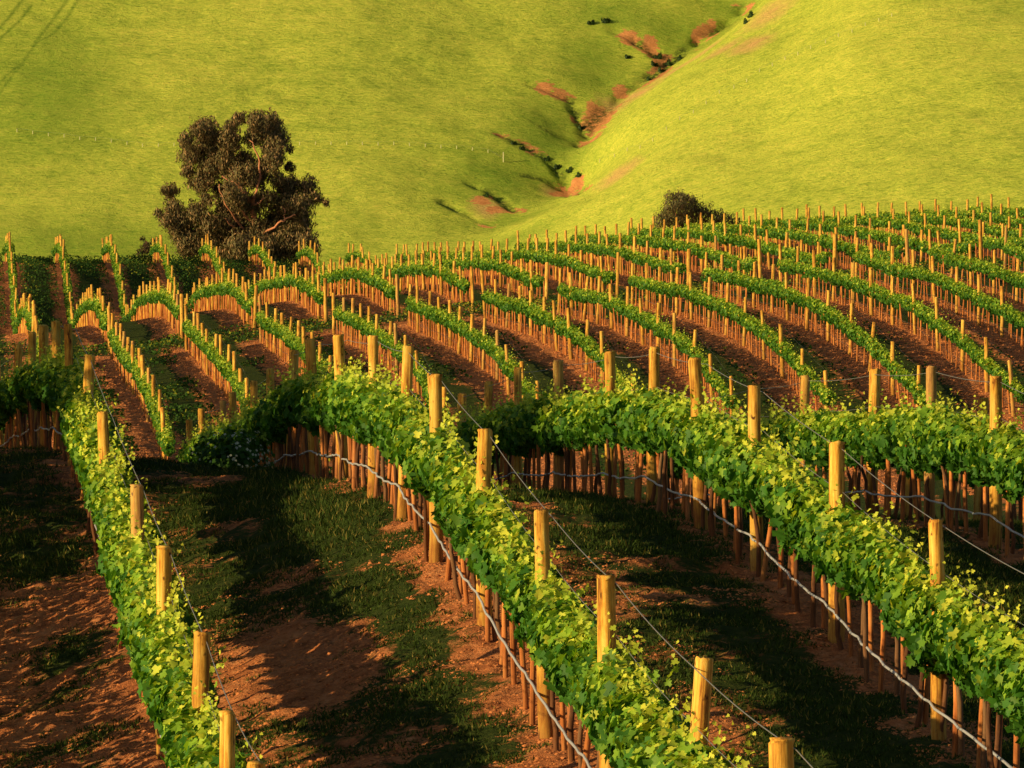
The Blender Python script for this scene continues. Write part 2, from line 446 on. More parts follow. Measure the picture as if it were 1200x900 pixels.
def tube_mesh(name, paths, mat, sides=6):
    """paths: list of (points (n,3), radii (n,))"""
    VV, QQ, off = [], [], 0
    for P, Rr in paths:
        P = np.asarray(P, float); n = len(P); Rr = np.broadcast_to(np.asarray(Rr, float), (n,))
        Tn = norm(np.gradient(P, axis=0))
        ref = np.where(np.abs(Tn[:, 2:3]) > .9, np.array([[1., 0, 0]]), np.array([[0, 0, 1.]]))
        A = norm(np.cross(Tn, ref)); B = np.cross(Tn, A)
        ang = np.linspace(0, 2 * PI, sides, endpoint=False)
        ring = P[:, None] + Rr[:, None, None] * (np.cos(ang)[None, :, None] * A[:, None] + np.sin(ang)[None, :, None] * B[:, None])
        VV.append(ring.reshape(-1, 3))
        i = np.arange(n - 1)[:, None] * sides; j = np.arange(sides)[None]; j2 = (j + 1) % sides
        QQ.append(np.stack([i + j, i + j2, i + sides + j2, i + sides + j], -1).reshape(-1, 4) + off)
        off += n * sides
    V = np.concatenate(VV); Q = np.concatenate(QQ)
    return mesh_np(name, V, Q.ravel(), np.arange(len(Q)) * 4, np.full(len(Q), 4), mat, None, True)

# ------------------------------------------------------------------ the ground
def lane_d(n):
    n = max(1, min(14, n)); return dist_far(n, LANE_X[n])
LN = np.array([lane_d(n) for n in range(1, 15)])
LN[0] = LN[1] - 2
def lane_at(k): return np.interp(k / SP, np.arange(1, 15), LN)

nr, nc = 900, 640
yy = 26.0 * (500.0 / 26.0) ** np.linspace(0, 1, nr)
rr = np.linspace(-1, 1, nc)
YY = np.repeat(yy[:, None], nc, 1)
XX = rr[None] * (YY * .125 + 6.0)
kf = XX + 658.0 / F * YY
kr = XX + 650.0 / F * YY
phase_f = np.where(kf < 3.7, (kf - 2.0) / 3.2, (kf - 5.12) / 3.34)
phase_r = kr / SP
wf = np.clip((160 - YY) / 20, 0, 1)
def tri(ph): return np.abs(ph - np.round(ph)) * 2        # 0 under the vines, 1 mid-row
midrow = tri(phase_f) * wf + tri(phase_r) * (1 - wf)
n1 = vnoise(XX, YY * .5, 2.2, 11); n2 = vnoise(XX, YY * .6, .8, 12)
grass = np.zeros_like(XX)
# near slope: thick growth over the crest, broken soil lower down
crest = np.exp(-((YY - 78) / 16.0) ** 2)
near = np.clip((midrow - .12) * 1.3, 0, .36) + .34 * crest * (YY < 130) + .26 * n1 + .34 * n2
pf = phase_f - np.floor(phase_f)
near = near + .44 * np.exp(-((pf - .82) / .19) ** 2) * (kf > 2.0)  # dark growth at the row foot, partly standing in for canopy shade
grass_f = near - .30 * np.exp(-((YY - 60) / 4.0) ** 2) * np.exp(-((pf - .38) / .2) ** 2) * (kf < 5.1) - .24 * np.clip((53 - YY) / 6, 0, 1) * np.exp(-((pf - .30) / .22) ** 2) - .10 * (kf < 2.0) * np.clip((74 - YY) / 8, 0, 1) + .12 * np.exp(-((YY - 55.0) / 2.2) ** 2)
pr = phase_r - np.floor(phase_r)
far = np.clip((midrow - .30) * 1.5, 0, .8) * .80 + .2 * n1 + .04 + .30 * np.exp(-((pr - .42) / .22) ** 2)  # alley growth, thickened to deepen the canopy shadow bands
lane_w = np.abs(YY - lane_at(kr))
far = np.maximum(far, .75 * np.exp(-(lane_w / 4.5) ** 2) + .2 * n1)
far = np.where(YY > 320, far + .35 * (kr < 22) * np.clip(midrow - .2, 0, 1), far)
far = np.where((YY > 150) & (YY < 185), np.maximum(far, .7 + .2 * n1), far)
grass = grass_f * wf + far * (1 - wf)
grass = np.where(YY > 412, .95, grass)
ZZ = HALL(XX, YY)
fine = np.clip((170 - YY) / 60, 0, 1)
ZZ = ZZ + fine * (.045 * vnoise(XX, YY, .42, 21) + .042 * vnoise(XX * .8 + YY * .3, YY, .17, 22) + .022 * vnoise(XX, YY, .09, 25) + .05 * vnoise(XX, YY, 1.3, 23)) + (1 - fine) * .05 * vnoise(XX, YY, .9, 24)
ZZ = ZZ + .07 * (1 - midrow) ** 2 * (YY < 405)
field = add('vineyard_ground', grid_mesh('vineyard_ground', np.stack([XX, YY, ZZ], -1).reshape(-1, 3), nr, nc, M['field'], {'grass': grass.ravel()}), kind='structure')

# hills
nr2, nc2 = 520, 620
yb = np.r_[np.linspace(490, 640, 60), np.linspace(640.6, 860, 430), np.linspace(862, 1400, 30)]
YB = np.repeat(yb[:, None], nc2, 1); XB = rr_ = np.linspace(-1, 1, nc2)[None] * (YB * .14 + 4)
ZB = HALL(XB, np.minimum(YB, 860)) + np.clip(YB - 860, 0, None) * .35
def ell(X, Y, px, py, rx, ry, ang=0.0):
    h = bghit(px, py); d = math.hypot(h[0], h[1]); s = d / F
    ax, ay = rx * s, ry * s * 4.2
    c, q = math.cos(ang), math.sin(ang)
    u = (X - h[0]); v = (Y - h[1])
    return np.exp(-(((u * c + v * q) / ax) ** 2 + ((-u * q + v * c) / ay) ** 2))
bare = np.zeros_like(XB); dry = np.zeros_like(XB); deep_green = np.zeros_like(XB); scrub = np.zeros_like(XB)
for a in [(700,140,20,12),(735,44,17,4.5,-.35),(762,54,12,5),(637,102,15,5,-.4),(655,110,14,4,-.4),(684,168,6,4),(727,108,12,5),(563,236,14,4,-.4),(580,246,14,4,-.4),(654,226,15,5),(680,216,6,5)]:
    bare = np.maximum(bare, .95 * ell(XB, YB, *a))
for a in [(725,203,34,12),(820,66,34,8),(790,84,40,9),(750,110,36,9),(880,55,36,12),(845,62,30,10),(720,125,30,10),(900,20,40,12),(570,242,26,9),(650,225,22,8)]:
    dry = np.maximum(dry, 1.0 * ell(XB, YB, *a))
for a in [(800,45,70,16),(720,20,60,14),(860,15,40,12),(590,285,60,7),(580,210,60,25),(640,170,60,30),(600,260,50,8),(100,290,200,22),(60,110,80,50),(700,75,40,25)]:  # deeper green patches; the one by the gully foot paints a shaded hollow
    deep_green = np.maximum(deep_green, .8 * ell(XB, YB, *a))
for pl, w, dp in CHANW:
    dd = polydist(XB, YB, pl) + vnoise(XB, YB, 2.0, 9) * .5
    bare = np.maximum(bare, .80 * np.exp(-((dd - w * .7) / (w * .8)) ** 2) * np.clip(.45 + vnoise(XB, YB, 3.1, 17) * 1.1, 0, 1))
    scrub = np.maximum(scrub, .95 * np.exp(-(np.clip(dd, 0, None) / (w * .8)) ** 2) * np.clip(.7 + vnoise(XB, YB, 4.0, 8) * 1.2, 0, 1))
TR = [[(93,-2),(78,22),(60,42),(44,52),(24,78),(8,98),(-10,122)], [(80,-2),(66,18),(48,42),(28,72),(12,86),(-10,108)], [(36,8),(22,26),(4,42),(-12,60)], [(26,2),(10,22),(-12,44)]]
for t in TR:
    pl = [bghit(*p) for p in t]
    deep_green = np.maximum(deep_green, .9 * np.exp(-(polydist(XB, YB, pl) / .28) ** 2))
    scrub = np.maximum(scrub, .25 * np.exp(-(polydist(XB, YB, pl) / .26) ** 2))
hills = add('hills', grid_mesh('hills', np.stack([XB, YB, ZB - .02 * (YB < 500)], -1).reshape(-1, 3), nr2, nc2, M['hills'],
            {'bare': bare.ravel(), 'dry': dry.ravel(), 'deep_green': deep_green.ravel(), 'scrub': scrub.ravel()}), kind='structure')

# ------------------------------------------------------------------ posts
ORD = ['first','second','third','fourth','fifth','sixth','seventh','eighth','ninth','tenth','eleventh','twelfth','thirteenth','fourteenth','fifteenth','sixteenth','seventeenth','eighteenth','nineteenth','twentieth']
def od(i):
    return ORD[i] if i < 20 else ('twenty-' + ORD[i - 20] if i < 29 else 'thirtieth' if i == 29 else 'thirty-' + ORD[i - 30])

def post_data(i, h=PH, r=.07, sink=.3, seed=0):
    g = np.random.default_rng(100 + i + seed)
    s = 14; hs = np.array([-sink, 0, .3, .7, 1.1, 1.5, h - .03, h - .012, h])
    rad = r * np.array([1.08, 1.06, 1.03, 1.0, .99, .97, .955, .94, .86])
    bx = g.normal(0, .006, len(hs)); by = g.normal(0, .006, len(hs))
    ang = np.linspace(0, 2 * PI, s, endpoint=False); lump = 1 + g.normal(0, .05, s)
    notch = g.integers(0, s); lump[notch] *= .80
    V = [[bx[a] + rad[a] * lump[k] * math.cos(t), by[a] + rad[a] * lump[k] * math.sin(t), z + (g.normal(0, .006) if a >= 6 else 0)] for a, z in enumerate(hs) for k, t in enumerate(ang)]
    Fc = [[a * s + k, a * s + (k + 1) % s, (a + 1) * s + (k + 1) % s, (a + 1) * s + k] for a in range(len(hs) - 1) for k in range(s)]
    Fc.append([(len(hs) - 1) * s + k for k in range(s)])
    return np.array(V), Fc
def from_faces(name, V, Fc, mat, smooth=True):
    fl = np.concatenate([np.array(f) for f in Fc]); tot = np.array([len(f) for f in Fc])
    return mesh_np(name, V, fl, np.r_[0, np.cumsum(tot)[:-1]], tot, mat, None, smooth)
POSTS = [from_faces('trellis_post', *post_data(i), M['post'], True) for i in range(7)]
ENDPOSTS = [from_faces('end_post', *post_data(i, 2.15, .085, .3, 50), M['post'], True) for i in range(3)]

FG_NAME = {1: 'leftmost foreground row', 2: 'central foreground row', 3: 'right foreground row', 4: 'hindmost foreground row', 5: 'hidden row behind it'}
posts = []            # dicts: loc, label, group, end
fg_posts = {}
for n, l in FG.items():
    pts = []
    l2 = list(l)
    if n == 1: l2 = [(305,935)] + l2
    if n == 2: l2 = [(1075,975)] + l2
    if n == 3: l2 = [(1256,735)] + l2
    if n == 4: l2 = [(1370,505),(1262,468)] + l2 + [(822,462),(773,470)]
    if n == 5: l2 = [(1500,470),(1360,466),(1240,464)] + l2 + [(1065,474)]
    for x, y in l2:
        X, Y, Z = world(x, y, dist_fg(n, x))
        g = float(HV(X, Y)); pts.append((X, Y, g))
    fg_posts[n] = pts
    for i, p in enumerate(pts):
        shade = ' in shadow' if (n == 1 and i > 7) or (n == 2 and i > 10) else ''
        posts.append(dict(loc=p, end=False, hide=(n in (4, 5) and i < 1), label=f"round trellis post{shade}, {od(i)} from the near end of the {FG_NAME[n]}", group='wooden trellis posts of the vineyard', key=p[1], row=('fg', n), i=i))

FAR_ROWS = {}
for n in range(0, 20):
    k, xv = row_line_far(n)
    nn = max(1, min(14, n))
    d_l = LN[nn - 1] if n <= 14 else 267.0
    lo = {0: 196, 1: 190, 2: 186, 3: 203, 4: 206, 5: 202}.get(n, 203)
    hi = 404 if n <= 9 else 352
    front = list(np.arange(d_l - 6.0, lo - 1, -5.3))[::-1]
    back = list(np.arange(d_l + .2, hi, 5.4))
    FAR_ROWS[n] = (k, xv, d_l, lo, hi, front, back)
    def vis(d):
        x = xv + F * k / d
        return -20 < x < 1225
    for blk, lst in (('front', front), ('back', back)):
        c = 0
        for i, d in enumerate(lst):
            if not vis(d): continue
            c += 1
            y = d; X = row_x(k, xv, y) + random.gauss(0, .03); g = float(HV(X, y))
            if blk == 'front':
                lab = f"sunlit wooden post, {od(c-1)} uphill in the {od(n-1 if n else 0)} lower far-slope row from left"
            elif i == 0:
                lab = f"taller end post beside the cross lane, at the {od(n-1 if n else 0)} far-slope row from left"
            else:
                lab = f"pale wooden post, {od(c-1)} beyond the cross lane in {od(n-1 if n else 0)} upper far-slope row"
            if n == 0: continue
            posts.append(dict(loc=(X, y, g), end=(blk == 'back' and i == 0), hide=False, label=lab, group='wooden trellis posts of the vineyard', key=y, row=(blk, n), i=i))

vis_posts = sorted([p for p in posts if not p['hide']], key=lambda p: p['key'])
indiv, rest = vis_posts[:298], vis_posts[298:]
indiv += [p for p in posts if p['hide']]
for j, p in enumerate(indiv):
    me = random.choice(ENDPOSTS) if p['end'] else random.choice(POSTS)
    o = bpy.data.objects.new('trellis_post', me); COL.objects.link(o)
    o.location = p['loc']
    lean = .026 if p['row'][0] == 'fg' else .035
    o.rotation_euler = (random.gauss(0, lean), random.gauss(0, lean), random.uniform(0, 2 * PI))
    s = random.uniform(.88, 1.12); o.scale = (s, s, 1.0 if p['row'][0] == 'fg' else random.uniform(.94, 1.05))
    o['label'] = p['label']; o['category'] = 'post'; o['group'] = p['group']

def euler_R(n, sd):
    ax = rng.normal(0, sd, n); ay = rng.normal(0, sd, n); az = rng.uniform(0, 2 * PI, n)
    cx, sx, cy, sy_, cz, sz = np.cos(ax), np.sin(ax), np.cos(ay), np.sin(ay), np.cos(az), np.sin(az)
    Rx = np.zeros((n, 3, 3)); Rx[:, 0, 0] = 1; Rx[:, 1, 1] = cx; Rx[:, 1, 2] = -sx; Rx[:, 2, 1] = sx; Rx[:, 2, 2] = cx
    Ry = np.zeros((n, 3, 3)); Ry[:, 1, 1] = 1; Ry[:, 0, 0] = cy; Ry[:, 0, 2] = sy_; Ry[:, 2, 0] = -sy_; Ry[:, 2, 2] = cy
    Rz = np.zeros((n, 3, 3)); Rz[:, 2, 2] = 1; Rz[:, 0, 0] = cz; Rz[:, 0, 1] = -sz; Rz[:, 1, 0] = sz; Rz[:, 1, 1] = cz
    return Rx @ Ry @ Rz
def simple_stick(h, r, s=7, sink=.2):
    hs = [-sink, h * .5, h]; ang = np.linspace(0, 2 * PI, s, endpoint=False)
    V = np.array([[r * q * math.cos(t), r * q * math.sin(t), z] for z, q in zip(hs, (1.05, 1, .92)) for t in ang])
    Fc = [[a * s + k, a * s + (k + 1) % s, (a + 1) * s + (k + 1) % s, (a + 1) * s + k] for a in range(2) for k in range(s)] + [[2 * s + k for k in range(s)]]
    return V, Fc
if rest:
    V, Fc = simple_stick(PH, .07)
    P = np.array([p['loc'] for p in rest])
    add('trellis_post', scatter('trellis_posts_far', V, Fc, P, euler_R(len(P), .03), np.c_[np.ones(len(P)), np.ones(len(P)), rng.uniform(.93, 1.05, len(P))], None, M['post']),
        label='many small sunlit wooden posts massed along the far ridge of the vineyard', category='posts', kind='stuff')

# ------------------------------------------------------------------ stakes
stakes = []
def stakes_between(a, b, label, cnt, k_xv=None):
    for q in range(1, cnt):
        t = (q + random.uniform(-.18, .18)) / cnt
        X = a[0] + (b[0] - a[0]) * t + random.gauss(0, .04); Y = a[1] + (b[1] - a[1]) * t
        stakes.append(((X, Y, float(HV(X, Y))), label, Y))
for n, pts in fg_posts.items():
    for i, (a, b) in enumerate(zip(pts[:-1], pts[1:])):
        L = math.dist(a[:2], b[:2]); cnt = max(2, round(L / .92))
        stakes_between(a, b, f"thin brown vine stake past the {od(i)} near post, {FG_NAME[n]}", cnt)
for n, (k, xv, d_l, lo, hi, front, back) in FAR_ROWS.items():
    if n == 0: continue
    for blk, lst in (('front', front), ('back', back)):
        pp = [(row_x(k, xv, d), d) for d in lst]
        for i, (a, b) in enumerate(zip(pp[:-1], pp[1:])):
            x = xv + F * k / a[1]
            if not -25 < x < 1230: continue
            if blk == 'front': lab = f"short reddish vine stake past {od(i)} valley post, {od(n-1)} lower far-slope row"
            else: lab = f"short reddish vine stake beyond the cross lane in the {od(n-1)} upper far-slope row"
            stakes_between(a, b, lab, 6)
stakes.sort(key=lambda s: s[2])
def stake_data(i):
    g = np.random.default_rng(300 + i)
    h = 1.12 + .12 * g.random(); w = .021 + .008 * g.random()
    hs = [-.2, .1, .55, h - .02, h]; rad = [w * 1.05, w * 1.04, w, w * .97, w * .7]
    s = 6; ang = np.linspace(0, 2 * PI, s, endpoint=False) + .3
    bx = g.normal(0, .008, 5); by = g.normal(0, .008, 5)
    V = np.array([[bx[a] + rad[a] * (1 + .12 * math.cos(2 * t)) * math.cos(t), by[a] + rad[a] * math.sin(t), z] for a, z in enumerate(hs) for t in ang])
    Fc = [[a * s + k, a * s + (k + 1) % s, (a + 1) * s + (k + 1) % s, (a + 1) * s + k] for a in range(4) for k in range(s)] + [[4 * s + k for k in range(s)]]
    return V, Fc
STAKES = [from_faces('vine_stake', *stake_data(i), M['stake'], False) for i in range(6)]
for loc, lab, y in stakes[:300]:
    o = bpy.data.objects.new('vine_stake', random.choice(STAKES)); COL.objects.link(o)
    o.location = loc; o.rotation_euler = (random.gauss(0, .05), random.gauss(0, .05), random.uniform(0, 6.28))
    o['label'] = lab; o['category'] = 'stake'; o['group'] = 'thin vine stakes under the canopies'
P = np.array([s[0] for s in stakes[300:]])
V, Fc = simple_stick(1.15, .027, 5)
add('vine_stake', scatter('vine_stakes_far', V, Fc, P, euler_R(len(P), .04), np.c_[rng.uniform(.8, 1.25, len(P)), rng.uniform(.8, 1.25, len(P)), rng.uniform(.85, 1.08, len(P))], None, M['stake']),
    label='dense ranks of short reddish vine stakes standing under the far-slope vine rows', category='stakes', kind='stuff')

# ------------------------------------------------------------------ vines
# lobed leaf, folded along the midrib
LEAF = np.array([[0,0,0],[0,.5,-.03],[0,1,-.10],[-.34,-.16,.05],[-.56,.22,.10],[-.30,.36,.06],[-.44,.70,.08],[-.14,.72,.03],
                 [.34,-.16,.05],[.56,.22,.10],[.30,.36,.06],[.44,.70,.08],[.14,.72,.03]], float)
LEAF[:, 1] -= .35
LEAF_F = [[0,1,5,4,3],[1,2,7,6,5],[0,8,9,10,1],[1,10,11,12,2]]
LEAF2 = np.array([[0,-.45,0],[.46,-.05,.10],[0,.55,-.06],[-.46,-.05,.10]], float)
LEAF2_F = [[0,1,2],[0,2,3]]

def n1d(s, sc, seed):
    r = np.random.default_rng(seed); T = r.random(4096) * 2 - 1
    u = s / sc; i = np.floor(u).astype(int); f = u - i; f = f * f * (3 - 2 * f)
    return T[i % 4096] * (1 - f) + T[(i + 1) % 4096] * f

def canopy(path, dens, size, hi_detail, seed, hc=1.15, a0=.235, b0=.275, sparse=0.0):
    """leaves around a row polyline path (n,3 ground points)"""
    path = np.asarray(path, float)
    seg = np.linalg.norm(np.diff(path[:, :2], axis=0), axis=1); cum = np.r_[0, np.cumsum(seg)]; L = cum[-1]
    g = np.random.default_rng(seed)
    N = int(L * dens); s = g.random(N) * L
    X = np.interp(s, cum, path[:, 0]); Y = np.interp(s, cum, path[:, 1])
    Z = HV(X, Y)
    dirx = path[-1, 0] - path[0, 0]; diry = path[-1, 1] - path[0, 1]; dl = math.hypot(dirx, diry)
    side = np.array([diry / dl, -dirx / dl])
    ph = g.random(N) * 2 * PI
    rad = np.clip(1.0 - np.abs(g.normal(0, .26, N)), .05, 1.0) * g.uniform(.9, 1.12, N)
    lump = 1 + .30 * n1d(s, .5, seed + 1) + .18 * n1d(s, 1.7, seed + 2) + .14 * n1d(s + ph * .4, .3, seed + 4)
    vine = np.sin(2 * PI * s / .95 + 2 * n1d(s, 2.0, seed + 11))
    lump = lump * (1 + .16 * vine)
    a = a0 * lump; b = b0 * (1 + .12 * vine + .16 * n1d(s, .9, seed + 3) + .14 * n1d(s, 2.6, seed + 5))
    cu = np.cos(ph) * rad * a; cv = np.sin(ph) * rad * b
    cv = cv - .05 * np.abs(np.cos(ph)) - .16 * np.clip(n1d(s, .33, seed + 12), 0, 1) * (np.sin(ph) < -.2)
    hcl = hc + .05 * n1d(s, 3.1, seed + 6)
    pos = np.c_[X + side[0] * cu, Y + side[1] * cu, Z + hcl + cv]
    pos[:, 1] += g.normal(0, .03, N)
    nrm = np.c_[side[0] * np.cos(ph), side[1] * np.cos(ph), np.sin(ph) * .9 + .25] + g.normal(0, .55, (N, 3))
    tip = np.c_[g.normal(0, .5, N), g.normal(0, .5, N), -1.0 + g.normal(0, .35, N)]
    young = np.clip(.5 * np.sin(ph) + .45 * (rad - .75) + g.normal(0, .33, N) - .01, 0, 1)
    sc = size * g.choice([.55, .75, .95, 1.15, 1.4], N) * g.uniform(.9, 1.1, N) * (1 - .32 * young)
    # upright shoots above the canopy
    ns = int(L * (5.0 if hi_detail else 1.6)); t0 = g.random(ns) * L
    k = 7 if hi_detail else 4
    ss = np.repeat(t0, k); f = np.tile(np.linspace(.1, 1, k), ns)
    hgt = np.repeat(g.uniform(.08, .42, ns), k); lx = np.repeat(g.normal(0, .10, ns), k); ly = np.repeat(g.normal(0, .18, ns), k); ox = np.repeat(g.normal(0, a0 * .45, ns), k)
    X2 = np.interp(ss, cum, path[:, 0]); Y2 = np.interp(ss, cum, path[:, 1]); Z2 = HV(X2, Y2)
    m2 = len(ss)
    p2 = np.c_[X2 + side[0] * (ox + lx * f) + g.normal(0, .025, m2), Y2 + ly * f + g.normal(0, .025, m2), Z2 + hc + b0 * .75 + hgt * f]
    pos = np.r_[pos, p2]; nrm = np.r_[nrm, g.normal(0, .6, (m2, 3)) + np.array([-.3, -.4, .5])]
    tip = np.r_[tip, g.normal(0, .6, (m2, 3)) + np.array([0, 0, -.3])]
    young = np.r_[young, np.clip(.55 + .45 * f + g.normal(0, .12, m2), 0, 1)]
    sc = np.r_[sc, size * (.85 - .5 * f) * g.uniform(.7, 1.1, m2)]
    # hanging leaves under the skirt
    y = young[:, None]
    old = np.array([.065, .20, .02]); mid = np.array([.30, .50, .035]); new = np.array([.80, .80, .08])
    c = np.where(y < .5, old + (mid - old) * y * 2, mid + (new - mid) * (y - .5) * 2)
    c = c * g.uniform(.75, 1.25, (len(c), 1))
    return pos, frames(nrm, tip), sc, c

def vine_row(name_label, path, dens, size, hi, seed, group, trunks=True, **kw):
    base = Vector((path[0][0], path[0][1], float(HV(path[0][0], path[0][1]))))
    root = add('grapevine_row', None, None, base, label=name_label, category='vines', group=group)
    pos, R, sc, c = canopy(path, dens, size, hi, seed, **kw)
    pos = pos - np.array(base)
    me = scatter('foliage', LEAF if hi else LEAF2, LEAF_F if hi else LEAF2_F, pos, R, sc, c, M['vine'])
    add('foliage', me, root)
    # woody arms lying along the row
    P = np.asarray(path, float)
    seg = np.linalg.norm(np.diff(P[:, :2], axis=0), axis=1); cum = np.r_[0, np.cumsum(seg)]
    s = np.arange(0, cum[-1], .5 if hi else 1.5)
    X = np.interp(s, cum, P[:, 0]); Y = np.interp(s, cum, P[:, 1])
    C = np.c_[X + n1d(s, .9, seed + 8) * .04, Y, HV(X, Y) + .88 + n1d(s, .8, seed + 9) * .05] - np.array(base)
    add('cordon', tube_mesh('cordon', [(C, .022)], M['vinewood'], 5), root)
    if trunks:
        g = np.random.default_rng(seed + 50)
        tr = []
        for q in range(3):
            z = np.linspace(-.1, .9, 7); r = np.linspace(.028, .02, 7)
            tr.append(tube_mesh('trunk', [(np.c_[np.cumsum(g.normal(0, .014, 7)), np.cumsum(g.normal(0, .014, 7)), z], r)], M['vinewood'], 6))
        ts = np.arange(.5, cum[-1], .92)
        ts = ts[:98]
        for t in ts + g.normal(0, .08, len(ts)):
            x = float(np.interp(t, cum, P[:, 0])) + g.normal(0, .05); y = float(np.interp(t, cum, P[:, 1]))
            o = bpy.data.objects.new('trunk', tr[g.integers(0, 3)]); COL.objects.link(o); o.parent = root
            o.location = Vector((x, y, float(HV(x, y)))) - base; o.rotation_euler = (g.normal(0, .06), g.normal(0, .06), g.uniform(0, 6.28))
    return root

FG_LAB = {
 0: 'unseen shade-casting vine row just outside the left edge of the photo',
 1: 'leafy foreground vine row running up the left edge over the crest',
 2: 'long central foreground vine row that curls left over the grassy crest',
 3: 'right foreground vine row running from bottom right corner up behind the centre',
 4: 'hindmost foreground vine row crossing the right edge at mid height',
 5: 'foreground vine row mostly hidden behind the hindmost right row'}
def fg_path(n):
    pts = fg_posts[n]
    return [(p[0], p[1], p[2]) for p in pts]
for n in (1, 2, 3, 4, 5):
    p = fg_path(n)
    near = [q for q in p]
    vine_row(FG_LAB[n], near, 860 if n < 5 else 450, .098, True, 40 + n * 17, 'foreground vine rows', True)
# unseen neighbour to the left, fattened so its shade falls into the picture
k0, x0 = row_line_fg(0)
vine_row(FG_LAB[0], [(row_x(k0, x0, y), y, 0) for y in np.arange(36, 150, 4.0)], 330, .15, False, 31, None, False, hc=1.0, b0=.52, a0=.32)

for n, (k, xv, d_l, lo, hi, front, back) in FAR_ROWS.items():
    if n == 0: continue
    def inside(d): return -30 < xv + F * k / d < 1250
    fr = [d for d in np.arange(lo, d_l - 5.0, 2.0) if inside(d)]
    if len(fr) > 2:
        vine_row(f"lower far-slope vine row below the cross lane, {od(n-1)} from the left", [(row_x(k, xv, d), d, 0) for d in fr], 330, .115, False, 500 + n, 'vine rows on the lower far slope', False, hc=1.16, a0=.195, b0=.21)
    bk = [d for d in np.arange(d_l + 2.0, hi, 2.0) if inside(d)]
    if len(bk) > 2:
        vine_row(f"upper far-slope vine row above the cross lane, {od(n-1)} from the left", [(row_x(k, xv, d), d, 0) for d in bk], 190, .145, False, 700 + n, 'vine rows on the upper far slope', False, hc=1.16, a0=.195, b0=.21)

# ------------------------------------------------------------------ wires and drip hoses
def line_path(pts, h, off, sag, wob, step=.35, seed=0):
    out = []
    g = np.random.default_rng(seed)
    for a, b in zip(pts[:-1], pts[1:]):
        L = math.dist(a[:2], b[:2]); n = max(3, int(L / step))
        za, zb = a[2] + h, b[2] + h
        for q in range(n):
            t = q / n
            out.append((a[0] + (b[0] - a[0]) * t + off + (g.normal(0, wob) if wob else 0), a[1] + (b[1] - a[1]) * t, za + (zb - za) * t - sag * 4 * t * (1 - t) + (g.normal(0, wob) if wob else 0)))
    out.append((pts[-1][0] + off, pts[-1][1], pts[-1][2] + h))
    return np.array(out)
for n in (1, 2, 3, 4):
    pts = fg_posts[n]
    add('trellis_wire', tube_mesh('trellis_wire', [(line_path(pts, 1.93, .06, .03, 0), .0042)], M['wire'], 5),
        label=f"thin grey top wire strung along the post tops of the {FG_NAME[n]}", category='wire', group='trellis wires')
    add('trellis_wire', tube_mesh('trellis_wire', [(line_path(pts, 1.52, .065, .03, 0), .0032)], M['wire'], 5),
        label=f"thin lower wire through the leaf tops of the {FG_NAME[n]}", category='wire', group='trellis wires')
    add('drip_hose', tube_mesh('drip_hose', [(line_path(pts, .43, -.075, .04, .007, .3, n), .0125)], M['hose'], 8),
        label=f"pale drip hose hanging below the leaves of the {FG_NAME[n]}", category='hose', group='drip hoses below the vine rows')
for n in range(2, 15):
    k, xv, d_l, lo, hi, front, back = FAR_ROWS[n]
    pts = [(row_x(k, xv, d), d, float(HV(row_x(k, xv, d), d))) for d in front if -20 < xv + F * k / d < 1230]
    if len(pts) > 2:
        add('trellis_wire', tube_mesh('trellis_wire', [(line_path(pts, 1.9, .05, .04, 0, 1.0), .0016)], M['wire'], 4),
            label=f"faint wire along post tops of the {od(n-1)} lower far-slope row from the left", category='wire', group='trellis wires')
        add('drip_hose', tube_mesh('drip_hose', [(line_path(pts, .45, -.06, .04, .005, .8, n), .006)], M['oldhose'], 5),
            label=f"thin drip hose under the {od(n-1)} lower far-slope vine row from the left", category='hose', group='drip hoses below the vine rows')

# ------------------------------------------------------------------ grass and weeds
BLADE = np.array([[-.5, 0, 0], [.5, 0, 0], [.25, .12, .6], [0, .38, 1.0], [-.25, .12, .6]], float)
BLADE_F = [[0, 1, 2, 4], [4, 2, 3]]
gi_y = np.log(yy / 26.0) / math.log(500.0 / 26.0)
def grass_at(X, Y):
    v = np.log(Y / 26.0) / math.log(500.0 / 26.0) * (nr - 1); u = (X / (Y * .125 + 6.0) + 1) / 2 * (nc - 1)
    i = np.clip(u.round().astype(int), 0, nc - 1); j = np.clip(v.round().astype(int), 0, nr - 1)
    return grass[j, i]
def ground_z(X, Y):
    v = np.log(Y / 26.0) / math.log(500.0 / 26.0) * (nr - 1); u = (X / (Y * .125 + 6.0) + 1) / 2 * (nc - 1)
    i = np.clip(np.floor(u).astype(int), 0, nc - 2); j = np.clip(np.floor(v).astype(int), 0, nr - 2); fu = u - i; fv = v - j
    return (ZZ[j, i] * (1 - fu) + ZZ[j, i + 1] * fu) * (1 - fv) + (ZZ[j + 1, i] * (1 - fu) + ZZ[j + 1, i + 1] * fu) * fv
def blades(name, X, Y, hgt, wid, label, cbase):
    n = len(X); Z = ground_z(X, Y) - .01
    az = rng.uniform(0, 2 * PI, n)
    R = euler_R(n, .45)
    c = cbase[None] * rng.uniform(.6, 1.5, (n, 1)); dryb = rng.random(n) < .1; c[dryb] = np.array([.30, .24, .06])
    return add(name, scatter(name, BLADE, BLADE_F, np.c_[X, Y, Z], R, np.c_[wid, hgt, hgt], c, M['grass']), label=label, category='grass', kind='stuff')
NB = 900000
Y = np.exp(rng.uniform(math.log(36), math.log(118), NB)); X = rng.uniform(-1, 1, NB) * (Y * .09 + 1.0)
gv = grass_at(X, Y) - .06 + .42 * vnoise(X, Y, .55, 31) + .46 * vnoise(X, Y, .20, 32)
keep = gv > .50
X, Y, gv = X[keep], Y[keep], gv[keep]
tall = np.exp(-((Y - 80) / 14) ** 2)
